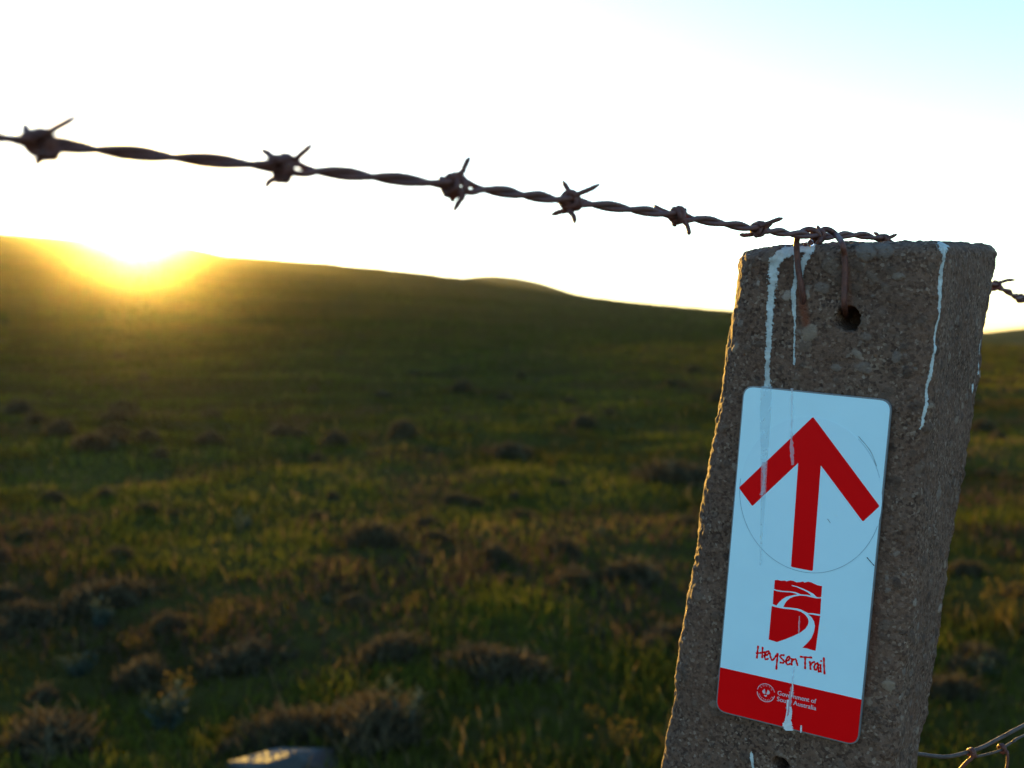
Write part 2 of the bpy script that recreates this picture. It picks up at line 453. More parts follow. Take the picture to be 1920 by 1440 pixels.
    o = link('concrete_post', me, M['concrete'], None, loc)
    tag(o, 'weathered leaning concrete fence post with exposed pebbles and white droppings running down', 'fence post')
    return o, At, Bt, Ct, ax, rn
POST, PA, PB, PC, PAX, PRN = build_post()

# ------------------------------------------------------------------ trail sign
sign = empty('trail_sign', PO - E2 * 0.1)
tag(sign, 'pale blue trail marker plate with red arrow and red lower band on the post', 'sign')

def poly_world(px_pts, off): return [on_plane(x, y, off) for x, y in px_pts]

def slab(mb, loop, thick, smooth=False):     # loop of world points, extruded back along the plate normal
    n = len(loop); back = [p - NN * thick for p in loop]
    # orientation towards camera
    ar = sum(uv(loop[i])[0] * uv(loop[(i + 1) % n])[1] - uv(loop[(i + 1) % n])[0] * uv(loop[i])[1] for i in range(n))
    idx = list(range(n)) if ar > 0 else list(range(n - 1, -1, -1))
    f = [tuple(idx)]
    for a, b in zip(idx, idx[1:] + idx[:1]): f.append((b, a, a + n, b + n))
    mb.add(list(loop) + back, f, False)

def round_loop(corners_uv, r, n=8):
    out = []; m = len(corners_uv); c = [np.array(x, float) for x in corners_uv]
    for i in range(m):
        a, b, d = c[i - 1], c[i], c[(i + 1) % m]
        u = (a - b) / np.linalg.norm(a - b); w = (d - b) / np.linalg.norm(d - b)
        rr = r[i] if isinstance(r, (list, tuple)) else r
        p0, p1 = b + u * rr, b + w * rr
        for k in range(n + 1):
            t = k / n
            out.append((1 - t) ** 2 * p0 + 2 * t * (1 - t) * b + t * t * p1)
    return out

def W3(q, off=0.0): return PO + E1 * q[0] + E2 * q[1] + NN * off

hw = [uv(on_plane(*c)) for c in ((1394, 722), (1673, 750), (1609, 1400), (1341, 1333))]
outer = round_loop(hw, 0.0072)
mb = MB(); slab(mb, [W3(q, -0.0003) for q in outer], PLATE_T - 0.0003); mb.build('backing_plate', M['plate_edge'], sign)
cen = sum(hw) / 4
inner = round_loop([cen + (c - cen) * np.array([1 - .0008 / .045, 1 - .0008 / .1]) for c in hw], 0.0066)
# split by the red band line
bl, br = uv(on_plane(1346, 1250)), uv(on_plane(1617, 1312))
def above(q): return (br - bl)[0] * (q - bl)[1] - (br - bl)[1] * (q - bl)[0] > 0
def clip(loop, keep):
    out = []
    for a, b in zip(loop, loop[1:] + loop[:1]):
        fa, fb = above(a) == keep, above(b) == keep
        if fa: out.append(a)
        if fa != fb:
            d = br - bl; nrm = np.array([-d[1], d[0]]); t = ((bl - a) @ nrm) / ((b - a) @ nrm); out.append(a + (b - a) * t)
    return out
mb = MB(); slab(mb, [W3(q, 0) for q in clip(inner, True)], 0.00028); mb.build('white_face', M['plate'], sign)
mb = MB(); slab(mb, [W3(q, 0) for q in clip(inner, False)], 0.00028); mb.build('red_band', M['red'], sign)

# round arrow sticker
cc = uv(on_plane(1516.5, 928)); rx = (uv(on_plane(1650, 960))[0] - uv(on_plane(1383, 900))[0]) / 2; ry = (uv(on_plane(1527, 779))[1] - uv(on_plane(1535, 1078))[1]) / 2
print('disc', rx, ry)
ry = ry * 0.985
rx = min(rx, 0.0432)
ring = [cc + np.array([rx * math.cos(a), ry * math.sin(a)]) for a in np.linspace(0, 2 * math.pi, 96, endpoint=False)]
mb = MB(); slab(mb, [W3(q, 0.00016) for q in ring], 0.00014)
stk = mb.build('arrow_sticker', M['sticker'], sign)
mb = MB()
def arc_band(mb, c, rx, ry, a0, a1, w, off, th=0.00008, n=60):
    aa = np.linspace(math.radians(a0), math.radians(a1), n)
    o_ = [W3(c + np.array([(rx + w) * math.cos(a), (ry + w) * math.sin(a)]), off) for a in aa]
    i_ = [W3(c + np.array([rx * math.cos(a), ry * math.sin(a)]), off) for a in aa]
    f = [(k + 1, k, k + n, k + n + 1) for k in range(n - 1)]
    mb.add(o_ + i_, f)
arc_band(mb, cc, rx, ry, 175, 345, 0.0003, 0.00018)
arc_band(mb, cc, rx, ry, 20, 52, 0.00022, 0.00018)
mb.build('sticker_edge', M['dust_shade'], stk)  # ring paints the shading along the raised sticker's edge, with some dust
z2 = lambda x, y: (1320 + x / 3.6, 700 + y / 3.6)
arrow = [uv(on_plane(*z2(*q))) for q in ((737, 293), (1186, 896), (1073, 1001), (789, 620), (735, 1334), (588, 1306), (637, 604), (327, 896), (236, 772))]
al = round_loop(arrow, [0.0009, 0.0009, 0.0009, 0.0002, 0.0009, 0.0009, 0.0002, 0.0009, 0.0009], 4)
mb = MB(); slab(mb, [W3(q, 0.00028) for q in al], 0.00011); mb.build('arrow', M['red'], stk)

# landscape emblem
z4 = lambda x, y: (1400 + x / 6.856, 1070 + y / 6.856)
emb = {
 'top': [(362, 122), (400, 119), (440, 130), (490, 127), (512, 137), (560, 125), (600, 131), (640, 150), (690, 146), (722, 139), (745, 153), (790, 141), (830, 150), (870, 170), (910, 187), (969, 198), (958, 338), (930, 345), (890, 337), (840, 324), (780, 311), (690, 302), (630, 275), (560, 265), (480, 261), (400, 251), (352, 236)],
 'ml': [(347, 250), (400, 266), (480, 275), (560, 279), (615, 290), (650, 305), (580, 318), (510, 335), (460, 365), (415, 405), (383, 447), (335, 430)],
 'mid': [(472, 466), (490, 425), (520, 385), (560, 352), (620, 330), (690, 320), (760, 325), (830, 342), (900, 358), (957, 355), (945, 562), (890, 553), (840, 545), (790, 545), (740, 520), (690, 495), (640, 484), (560, 475)],
 'low': [(322, 455), (400, 475), (470, 488), (560, 497), (640, 510), (700, 530), (750, 565), (785, 610), (795, 650), (785, 700), (755, 745), (690, 795), (600, 838), (500, 880), (390, 917), (283, 885)],
 'rl': [(790, 562), (840, 565), (945, 582), (885, 1029), (840, 1020), (780, 1000), (715, 990), (770, 940), (830, 870), (865, 790), (878, 710), (865, 650), (835, 600)],
}
mb = MB()
for k, pl in emb.items(): slab(mb, [on_plane(*z4(*q), 0.00012) for q in pl], 0.0001)
em = mb.build('landscape_emblem', M['red'], sign)
mb = MB()
wedge = [(578, 187), (640, 199), (720, 229), (800, 266), (860, 300), (908, 347), (830, 325), (812, 300), (780, 275), (700, 237), (640, 209), (580, 196)]
slab(mb, [on_plane(*z4(*q), 0.00018) for q in wedge], 0.00005); mb.build('winding_track', M['plate'], em)

# handwritten words
strokes = [
 [(148, 970), (140, 1045), (132, 1122)], [(206, 985), (202, 1050), (200, 1118)], [(124, 1062), (180, 1056), (242, 1047)],
 [(222, 1096), (262, 1082), (290, 1050), (272, 1034), (242, 1062), (232, 1108), (247, 1140), (278, 1130)],
 [(298, 1060), (308, 1110), (330, 1150), (360, 1122), (392, 1070)], [(400, 1064), (392, 1150), (382, 1265)],
 [(482, 1086), (446, 1086), (432, 1106), (460, 1138), (482, 1162), (468, 1184), (430, 1180)],
 [(502, 1166), (540, 1148), (556, 1116), (536, 1104), (512, 1140), (508, 1180), (530, 1206), (562, 1194)],
 [(580, 1128), (580, 1170), (578, 1210)], [(579, 1166), (606, 1140), (632, 1140), (642, 1172), (656, 1217)],
 [(690, 1105), (760, 1112), (836, 1116)], [(754, 1115), (752, 1190), (752, 1258)],
 [(812, 1168), (818, 1220), (822, 1268)], [(822, 1212), (846, 1182), (874, 1172)],
 [(918, 1188), (884, 1202), (868, 1245), (884, 1276), (908, 1252), (922, 1205)], [(922, 1200), (922, 1250), (928, 1302)],
 [(950, 1205), (951, 1250), (953, 1302)], [(957, 1156), (959, 1160), (960, 1165)], [(993, 1120), (996, 1220), (1002, 1326)]]
def stroke(mb, pts_px, w_px, off):
    c = [uv(on_plane(*q)) for q in pts_px]; c = catmull([np.array([*q, 0]) for q in c], 6); c = [q[:2] for q in c]
    w = w_px * 0.722 / F / 2; m = len(c); Lp = []; Rp = []
    for i in range(m):
        t = c[min(i + 1, m - 1)] - c[max(i - 1, 0)]; t /= np.linalg.norm(t); nn = np.array([-t[1], t[0]])
        k = w * (0.9 + 0.2 * math.sin(i * 1.3))
        p = c[i] - t * w * 0.5 if i == 0 else (c[i] + t * w * 0.5 if i == m - 1 else c[i])
        Lp.append(p + nn * k); Rp.append(p - nn * k)
    mb.add([W3(q, off) for q in Lp + Rp], [(i, i + m, i + 1 + m, i + 1) for i in range(m - 1)])
mb = MB()
for k, s_ in enumerate(strokes): stroke(mb, [z4(*q) for q in s_], 3.9, 0.0001 + k * 0.000004)
mb.build('handwritten_lettering', M['red'], sign)

# small printed words, from Blender's built-in font
def text_mesh(txt):
    cu = bpy.data.curves.new('lettering', 'FONT'); cu.body = txt; cu.resolution_u = 3
    o = bpy.data.objects.new('lettering_tmp', cu); COL.objects.link(o)
    dg = bpy.context.evaluated_depsgraph_get(); me = bpy.data.meshes.new_from_object(o.evaluated_get(dg))
    v = np.array([list(x.co) for x in me.vertices]); f = [tuple(p.vertices) for p in me.polygons]
    bpy.data.objects.remove(o); bpy.data.curves.remove(cu); bpy.data.meshes.remove(me)
    return v, f
def put_text(mb, txt, p0, p1, cap_px, off):
    v, f = text_mesh(txt)
    a, b = uv(on_plane(*p0)), uv(on_plane(*p1))
    x0, x1 = v[:, 0].min(), v[:, 0].max()
    upv = np.array([0.0, cap_px * 0.722 / F]) 
    capv = 0.68
    for off_x in (0.0, 0.00016):             # second strike slightly to the right thickens the thin face
        pts = [W3(a + (b - a) * ((q[0] - x0) / (x1 - x0)) + upv * (q[1] / capv) + np.array([off_x, 0]), off + off_x * 0.1) for q in v]
        mb.add(pts, f)
z5 = lambda x, y: (1400 + x / 12, 1270 + y / 12)
mb = MB()
put_text(mb, 'Government of', z5(692, 394), z5(1560, 588), 8.6, 0.0001)
put_text(mb, 'South Australia', z5(680, 528), z5(1558, 742), 8.6, 0.0001)
mb.build('printed_lettering', M['print'], sign)
# round crest
ck = uv(on_plane(*z5(434, 345))); cr = 15.2 * 0.722 / F
mb = MB(); kx = 1.12
arc_band(mb, ck, cr * kx, cr * 1.12, 15, 172, 0.00035, 0.0001); arc_band(mb, ck, cr * kx, cr * 1.12, 186, 352, 0.00045, 0.0001)
crest = mb.build('round_crest', M['print'], sign)
mb = MB()
for wing in ([(350, 310), (365, 290), (405, 262), (412, 300), (418, 345), (425, 365), (400, 372), (365, 355)],
             [(470, 280), (505, 310), (522, 345), (510, 375), (480, 388), (445, 380), (448, 350), (462, 320)],
             [(388, 395), (420, 400), (455, 398), (452, 425), (430, 440), (402, 425)]):
    slab(mb, [on_plane(*z5(*q), 0.00012) for q in wing], 0.00008)
mb.build('bird_device', M['print'], crest)
mb = MB()
for word, a0, a1, flip in (('SOUTH', 140, 40, 1), ('AUSTRALIA', 205, 335, -1)):
    for k, ch in enumerate(word):
        an = math.radians(a0 + (a1 - a0) * k / (len(word) - 1)); v, f = text_mesh(ch)
        s_ = 0.0011; rr = cr * 0.86; cx = (v[:, 0].min() + v[:, 0].max()) / 2
        tv = np.array([math.sin(an), -math.cos(an)]) * flip; rv = np.array([math.cos(an), math.sin(an)]) * flip
        pts = [W3(ck + np.array([math.cos(an), math.sin(an)]) * rr * 1.1 + tv * (q[0] - cx) * s_ * 1.3 + rv * (q[1] - 0.35) * s_ * 1.3, 0.0001) for q in v]
        mb.add(pts, f)
mb.build('crest_lettering', M['print'], crest)

# dried runs on the plate
def run(mb, poly, off, wob=0.25, seed=0):
    rr = random.Random(seed); pts = catmull([np.array([x, y, w]) for x, y, w in poly], 7); m = len(pts); Lp = []; Rp = []
    for x, y, w in pts:
        w = w / 2
        Lp.append(on_plane(x - w * (1 + rr.uniform(-wob, wob)), y, off)); Rp.append(on_plane(x + w * (1 + rr.uniform(-wob, wob)), y, off))
    mb.add(Lp + Rp, [(i, i + m, i + m + 1, i + 1) for i in range(m - 1)])
mb = MB(); run(mb, [(1437, 724, 21), (1435, 780, 20), (1433, 860, 13), (1431, 930, 9), (1428, 1000, 5), (1426, 1060, 3)], 0.0005, 0.05, 1)
mb.build('dried_streak', M['film'], sign)
def one_run(mat, *a):
    mb = MB(); run(mb, *a); mb.build('dried_streak', M[mat], sign)
one_run('film2', [(1485, 728, 4), (1485, 790, 3), (1484, 822, 5), (1485, 850, 6), (1486, 872, 4)], 0.00052, 0.5, 2)
one_run('film2', [(1432, 866, 10), (1433, 890, 4), (1431, 915, 5), (1428, 928, 6)], 0.00054, 0.6, 3)
one_run('film2', [(1499, 1155, 2), (1498, 1180, 3), (1498, 1188, 1)], 0.00052, 0.4, 4)
one_run('film2', [(1489, 1250, 2), (1486, 1282, 3), (1484, 1296, 7), (1482, 1310, 7), (1479, 1325, 8), (1478, 1338, 7)], 0.00056, 0.5, 5)
one_run('chalk', [(1482, 1325, 4), (1482, 1338, 6), (1478, 1350, 11), (1476, 1358, 17), (1478, 1364, 18), (1480, 1370, 14)], 0.0006, 0.2, 6)
one_run('chalk', [(1486, 1278, 2.2), (1486, 1292, 2.5), (1484, 1306, 2)], 0.0006, 0.5, 7)
one_run('chalk', [(1477, 1312, 4), (1476, 1330, 2.5), (1474, 1345, 3), (1472, 1358, 4)], 0.00063, 0.3, 8)
one_run('chalk', [(1502, 1360, 2.5), (1502, 1367, 3.5), (1501.5, 1374, 2)], 0.0006, 0.3, 9)
for sc_, w_ in (([(1626, 1045), (1632, 1052), (1639, 1060)], 1.6), ([(1552, 973), (1555, 977), (1557, 980)], 0.8), ([(1610, 818), (1632, 845), (1644, 874)], 0.7)):
    mb = MB(); stroke(mb, sc_, w_, 0.0004); mb.build('scratch', M['scratch'], sign)

# ------------------------------------------------------------------ barbed wire
Z0 = 0.336
zk = lambda k: Z0 * (1 + 0.2 * k)
knots_px = [(0, 72, 267), (1, 525, 313), (2, 848, 347), (3, 1070, 377), (4, 1268, 404), (5, 1420, 429), (6, 1535, 443), (7, 1655, 449)]
ctr = {k: P(x, y, zk(k)) for k, x, y in knots_px}
ctr[8] = P(1868, 536, 0.95); ctr[9] = P(1915, 560, 1.02)
d0 = ctr[0] - ctr[1]; d9 = ctr[9] - ctr[8]
left_end = ctr[0] + d0 * 22; left_end[2] += 0.1
line = [left_end, ctr[0] + d0 * 6, ctr[0] + d0 * 1.5 + np.array([0, 0, 0.004])] + [ctr[k] for k in range(10)] + [ctr[9] + d9 * k + np.array([0, 0, 0.0112 * min(k, 6)  + (k - 6) * 0.0118 * (k > 6)]) for k in range(1, 110)]
def densify(pts, step):
    out = [pts[0]]
    for a, b in zip(pts, pts[1:]):
        n = max(1, int(np.linalg.norm(b - a) / step))
        for k in range(1, n + 1): out.append(a + (b - a) * k / n)
    return np.array(out)
cl = densify(catmull(line, 6), 0.0018)
arc = np.concatenate([[0], np.cumsum(np.linalg.norm(np.diff(cl, axis=0), axis=1))])
barb_s = {k: arc[np.argmin(np.linalg.norm(cl - ctr[k], axis=1))] for k in range(10)}
wire = empty('barbed_wire', ctr[6])
tag(wire, 'rusty twisted two strand barbed wire running over the top of the concrete post', 'barbed wire')
SR = 0.00134
tn = np.gradient(cl, axis=0); tn /= np.linalg.norm(tn, axis=1, keepdims=True)
upw = np.array([0, 0, 1.0]); s1 = np.cross(tn, upw); s1 /= np.linalg.norm(s1, axis=1, keepdims=True); s2 = np.cross(s1, tn)
spacing = 0.0859
ph = np.pi * arc / (spacing / 3.0)
ph0 = -np.pi * barb_s[1] / (spacing / 3.0) + 1.2
off = np.full(len(arc), SR * 0.93)
for k, s in barb_s.items():
    if k in (1, 2, 4): off += SR * 0.85 * np.exp(-((arc - s - 0.0105) / 0.0045) ** 2)
vis = (arc > barb_s[0] - 0.5) & (arc < barb_s[9] + 0.6)
for sgn in (0, math.pi):
    mb = MB(); w1 = 0.25 * np.sin(arc / 0.031) + 0.2 * np.sin(arc / 0.017 + 1)
    pts = cl + (s1 * np.cos(ph + ph0 + sgn + w1)[:, None] + s2 * np.sin(ph + ph0 + sgn + w1)[:, None]) * off[:, None]
    tube(mb, pts, SR, 9, rough=0.05)
    mb.build('strand', M['barb'], wire)

def frame_at(k):
    i = int(np.argmin(np.abs(arc - barb_s[k]))); return cl[i], tn[i], s1[i], s2[i]
def barb(k, tips, turns=2.0, zc=None, fat=1.0):
    """tips: pairs of (base px, tip px, depth shift); two per wire"""
    c, t, a, b = frame_at(k); z = zk(k) if k < 8 else ((c - CAM) @ FWD)
    mb = MB(); rw = 0.0012; R = (2 * SR + rw * 0.15) * fat; rr = random.Random(k * 7 + 3)
    n = max(1, len(tips) // 2)
    for wi in range(n):
        (b0, t0, dz0), (b1, t1, dz1) = tips[2 * wi], tips[2 * wi + 1]
        P0, Q0 = P(*t0, z + dz0), P(*b0, z + dz0 * 0.4); P1, Q1 = P(*t1, z + dz1), P(*b1, z + dz1 * 0.4)
        x0 = -0.0022 + wi * 0.0024; x1 = 0.0012 + wi * 0.0022
        rel = Q0 - c; an0 = math.atan2(rel @ b, rel @ a); rel = Q1 - c; an1 = math.atan2(rel @ b, rel @ a)
        sweep = an1 - an0
        while sweep < 2 * math.pi * turns - math.pi: sweep += 2 * math.pi
        coil = []
        for j in range(31):
            f_ = j / 30; an = an0 + sweep * f_; r_ = R * (1 + 0.13 * math.sin(3 * an + k) + (0.25 if wi else 0.0))
            coil.append(c + t * (x0 + (x1 - x0) * f_ + 0.0013 * math.cos(an + 2.1 * k + 1.7 * wi)) + (a * math.cos(an) + b * math.sin(an)) * r_)
        m0 = (P0 + Q0) / 2 + np.array([rr.uniform(-1, 1), rr.uniform(-1, 1), rr.uniform(-1, 1)]) * 0.0008
        m1 = (P1 + Q1) / 2 + np.array([rr.uniform(-1, 1), rr.uniform(-1, 1), rr.uniform(-1, 1)]) * 0.0008
        path = catmull([P0, m0, Q0], 6)[:-1] + coil + catmull([Q1, m1, P1], 6)[1:]
        m_ = len(path)
        tube(mb, path, rw, 9, taper=lambda u: 1.0 if 0.06 < u < 0.94 else 0.42 + 0.58 * (min(u, 1 - u) / 0.06), rough=0.06)
    return mb.build('barb', M['barb'], wire)
barb(0, [((92, 247), (146, 217), -.008), ((78, 290), (64, 304), .004), ((56, 248), (48, 232), .012), ((85, 285), (92, 292), -.003)], fat=1.02)
barb(1, [((553, 300), (586, 270), -.003), ((514, 335), (499, 352), -.003), ((514, 297), (490, 280), .004), ((540, 330), (548, 327), .002)], fat=1.18)
barb(2, [((866, 326), (881, 294), .002), ((872, 366), (851, 396), -.004), ((830, 335), (826, 331), .004), ((848, 370), (851, 374), .003)], fat=1.15)
barb(3, [((1068, 360), (1055, 339), .003), ((1066, 394), (1078, 419), -.003), ((1088, 362), (1125, 345), -.002), ((1058, 396), (1034, 403), .003)], fat=1.05)
barb(4, [((1246, 396), (1227, 385), .002), ((1288, 420), (1292, 441), -.003), ((1284, 398), (1286, 391), .005), ((1262, 418), (1265, 420), .002)], fat=1.02)
barb(5, [((1440, 419), (1468, 409), -.003), ((1412, 440), (1386, 440), .002), ((1440, 424), (1447, 413), .003), ((1416, 441), (1421, 445), -.002)], fat=0.95)
barb(6, [((1540, 432), (1533, 423), .004), ((1522, 456), (1506, 459), -.003)], fat=1.15)
barb(7, [((1646, 446), (1638, 436), .002), ((1662, 448), (1682, 439), -.003), ((1640, 448), (1633, 449), .003), ((1664, 450), (1666, 452), .0)], fat=0.9)
barb(8, [((1878, 529), (1903, 525), .002), ((1866, 542), (1860, 546), .004)], fat=1.1)
barb(9, [((1908, 552), (1899, 557), .002), ((1910, 562), (1909, 567), .004)], fat=1.0)

# ------------------------------------------------------------------ rusty tie looped from the drilled hole over the barbed wire
z3 = lambda x, y: (1360 + x / 4.8, 390 + y / 4.8)
zw = zk(6)
tie = empty('wire_tie', on_plane(1590, 596, FRONT))
tag(tie, 'thick rusty wire tie looped from the drilled hole over the barbed wire', 'wire tie')
F3 = FRONT + 0.0022
def pf(x, y, off=0.0): return on_plane(*z3(x, y), F3 + off)
def pz(x, y, d): return P(*z3(x, y), d)
path = [pf(1085, 985, -0.022), pf(1078, 925, -0.006), pf(1070, 860, 0.0012), pf(1074, 700, 0.0016), pf(1078, 560, 0.0018), pf(1072, 430, 0.0026), pf(1050, 320, 0.004),
        pz(1000, 245, zw + .001), pz(940, 200, zw + .004), pz(885, 195, zw + .005), pz(850, 235, zw + .001), pz(850, 300, zw - .005), pz(815, 335, zw - .001), pz(780, 318, zw + .007), pz(800, 262, zw + .007),
        pz(848, 262, zw - .002), pz(815, 212, zw - .0045), pz(760, 194, zw - .004), pz(705, 205, zw - .004), pf(658, 245, 0.005), pf(642, 300, 0.004), pf(642, 370, 0.0028), pf(648, 460, 0.002), pf(660, 570, 0.0016), pf(682, 690, 0.001), pf(698, 790, -0.0006), pf(706, 880, -0.004)]
mb = MB(); tube(mb, catmull(path, 7), 0.0018, 12, rough=0.04)
mb.build('loop', M['tie'], tie)

# ------------------------------------------------------------------ plain fence wires at the lower right
w1 = empty('fence_wire', P(1770, 1416, 0.80)); tag(w1, 'thick plain grey fence wire leaving the post at lower right and rising', 'fence wire')
pts = [P(1690, 1413, .785), P(1722, 1414, .785), P(1772, 1419, .79), P(1812, 1411, .795), P(1842, 1401, .80), P(1880, 1381, .81), P(1922, 1359, .82), P(2100, 1270, .90)]
far_dir = np.array([0.62, 0.78, 0.02]); pts += [pts[-1] + far_dir * q for q in (0.4, 1, 3, 6, 10)]
mb = MB(); tube(mb, catmull(pts, 8), 0.0013, 12, rough=0.03); mb.build('strand', M['wire'], w1)
mb = MB(); cpt = P(1822, 1412, .795); tdir = P(1842, 1401, .80) - P(1812, 1411, .795); tdir /= np.linalg.norm(tdir)
aa = np.cross(tdir, upw); aa /= np.linalg.norm(aa); bb = np.cross(aa, tdir)
hel = [cpt + tdir * (0.0016 * (an / 6.28 - 0.9)) + (aa * math.cos(an) + bb * math.sin(an)) * 0.0026 for an in np.linspace(0.4, 12.0, 40)]
tube(mb, hel, 0.0011, 9); tube(mb, catmull([hel[0], P(1822, 1421, .793), P(1812, 1430, .793), P(1800, 1444, .795), P(1792, 1462, .80)], 6), 0.0013, 9)
mb.build('knot', M['tie'], w1)
w2 = empty('fence_wire', P(1870, 1405, 0.80)); tag(w2, 'thinner rusty fence wire below the thick one, with a knotted dropper', 'fence wire')
pts = [P(1824, 1420, .797), P(1848, 1415, .80), P(1872, 1408, .80), P(1884, 1400, .805), P(1895, 1393, .81), P(1903, 1389, .81), P(1922, 1378, .82), P(2100, 1300, .90)]
pts += [pts[-1] + far_dir * q for q in (0.4, 1, 3, 6, 10)]
mb = MB(); tube(mb, catmull(pts, 8), 0.00085, 10, rough=0.05); mb.build('strand', M['wire'], w2)
mb = MB(); cpt = P(1879, 1404, .803); hel = [cpt + tdir * (0.0014 * (an / 6.28 - 0.9)) + (aa * math.cos(an) + bb * math.sin(an)) * 0.0024 for an in np.linspace(0.4, 12.0, 40)]
tube(mb, hel, 0.0012, 9); tube(mb, catmull([hel[-1], P(1889, 1412, .80), P(1889, 1430, .80), P(1886, 1450, .80), P(1884, 1500, .80)], 6), 0.0010, 9)
mb.build('knot', M['tie'], w2)

# ------------------------------------------------------------------ dew drops
def water_mat():
    m, nt, out = new_mat('water')
    b = N(nt, 'ShaderNodeBsdfGlass', IOR=1.33, Roughness=0.0); b.inputs[0].default_value = (1, 1, 1, 1)
    nt.links.new(b.outputs[0], out.inputs[0]); return m
M['water'] = water_mat()
def drop(px, py, d, r, label):
    c = P(px, py, d); v = []; f = []; nu, nv = 20, 12
    for i in range(nv + 1):
        th = math.pi * i / nv
        for j in range(nu):
            an = 2 * math.pi * j / nu; q = math.sin(th) * (1 - 0.25 * max(0, math.cos(th)))
            v.append(c + r * np.array([q * math.cos(an), q * math.sin(an), math.cos(th) * (1.18 if th < 1.57 else 1.0)]))
    for i in range(nv):
        for j in range(nu): f.append((i * nu + j, (i + 1) * nu + j, (i + 1) * nu + (j + 1) % nu, i * nu + (j + 1) % nu))
    mb = MB(); mb.add(v, f, True); o = mb.build('water_drop', M['water'], None, c); tag(o, label, 'water drop', 'water drops hanging on the barbed wire')
drop(78, 287, zk(0) - .002, .0013, 'clear water drop under the large blurred barb nearest the frame edge')
drop(531, 334, zk(1) - .003, .0011, 'clear water drop under the barb right of the sun')
drop(866, 358, zk(2) - .003, .0011, 'clear water drop beside the barb with one long upright spike')
drop(1520, 456, zk(6) - .0075, .0021, 'golden glinting water drop under the wire inside the rusty tie')

# ------------------------------------------------------------------ terrain
PX = np.array([-1500, -600, 0, 150, 250, 330, 420, 600, 760, 860, 930, 1060, 1200, 1365, 1600, 1850, 1920, 2300, 3000], float)
PY = np.array([400, 415, 437, 449, 455, 458, 478, 491, 507, 519, 531, 550, 566, 581, 616, 650, 655, 668, 660], float)
def ridge_t(q): return (HZ - np.interp(q * F + 960, PX, PY)) / F
H0 = CAM[2]
def ground_z(x, y):
    x = np.asarray(x, float); y = np.asarray(y, float)
    r = np.hypot(x, y); fr = sstep(0.15, 0.5, y / (r + 1e-6))
    q = np.clip(x / np.maximum(y, 0.3 * r + 1e-6), -1.6, 1.2)
    T = ridge_t(q) * fr; yf = np.maximum(y, 0.02 * r)
    R = 330 - 90 * sstep(-0.4, 0.4, q)
    w = np.clip((r - 10) / (R - 10), 0, 1); w = w ** 1.35 * (1.28 - 0.28 * w ** 3)
    w = np.minimum(w, 1.0)
    e = T * yf * w + H0 * w                       # height over the flat
    over = np.maximum(0, r - R)
    rim = np.minimum(r, R) / np.maximum(r, 1e-6)
    e = np.where(r > R, (T * yf + H0) * rim - 0.09 * over * fr - 0.00002 * over ** 2, e)
    p = np.stack([x, y, 0 * x], -1).reshape(-1, 3)
    nz = (0.05 * vnoise(p, 1.1, 21) + 0.06 * vnoise(p, 3.3, 22)).reshape(x.shape) * (0.4 + 0.6 * sstep(1.5, 4, r)) + (0.35 * vnoise(p, 26, 23)).reshape(x.shape) * sstep(25, 120, r) * (1 - 0.6 * sstep(150, 300, r))
    return np.maximum(e, -25) + nz

def build_ground():
    ph_ = np.radians(np.concatenate([np.arange(-40, 40, 0.22), np.arange(40, 90, 1.0), np.arange(90, 270, 4.0), np.arange(270, 320, 1.0)]))
    rs = np.concatenate([[0.15], np.geomspace(0.3, 1250, 400)])
    X = rs[:, None] * np.sin(ph_)[None, :]; Y = rs[:, None] * np.cos(ph_)[None, :]
    Z = ground_z(X, Y)
    nr, na = X.shape
    V = np.stack([X, Y, Z], -1).reshape(-1, 3)
    i = np.arange(nr - 1)[:, None] * na; j = np.arange(na)[None, :]; j2 = (j + 1) % na
    quads = np.stack([i + j, i + j2, i + na + j2, i + na + j], -1).reshape(-1, 4)
    hill = np.repeat(sstep(15, 90, rs), na)
    me = fast_mesh('ground', V, [quads, np.arange(na)[None, ::-1].copy()], {'hill': hill})
    o = link('ground', me, M['ground']); tag(o, kind='structure')
    # check orientation
    if me.polygons[len(quads) // 2].normal.z < 0: me.flip_normals()
    return o
build_ground()

def far_hill():
    px = np.array([-2200, -800, 300, 700, 800, 870, 900, 930, 970, 1010, 1075, 1200, 1400, 1700, 1850, 1920, 2100, 2600, 3600], float)
    py = np.array([560, 560, 540, 530, 526, 520, 516.5, 515.5, 519.5, 528, 549, 575, 606, 632, 622, 615, 604, 610, 640], float)
    qs = (np.linspace(-1800, 3400, 520) - 960) / F; t = (HZ - np.interp(qs * F + 960, px, py)) / F
    vs = []
    for k, (dist, fac) in enumerate(((640, None), (720, .45), (800, .8), (880, 1.0), (960, .92), (1100, .4), (1200, None))):
        hz_ = np.full(len(qs), -24.0) if fac is None else -20 + (t * 880 + H0 + 20) * fac
        p = np.stack([qs * dist, np.full(len(qs), float(dist)), hz_], -1)
        if fac: p[:, 2] += 0.5 * vnoise(p, 40, 31)
        vs.append(p)
    V = np.concatenate(vs); n = len(qs); m = len(vs)
    i = np.arange(m - 1)[:, None] * n; j = np.arange(n - 1)[None, :]
    quads = np.stack([i + j, i + j + 1, i + n + j + 1, i + n + j], -1).reshape(-1, 4)
    me = fast_mesh('far_hills', V, [quads], {'hill': np.ones(len(V))})
    o = link('far_hills', me, M['ground']); tag(o, kind='structure')
far_hill()

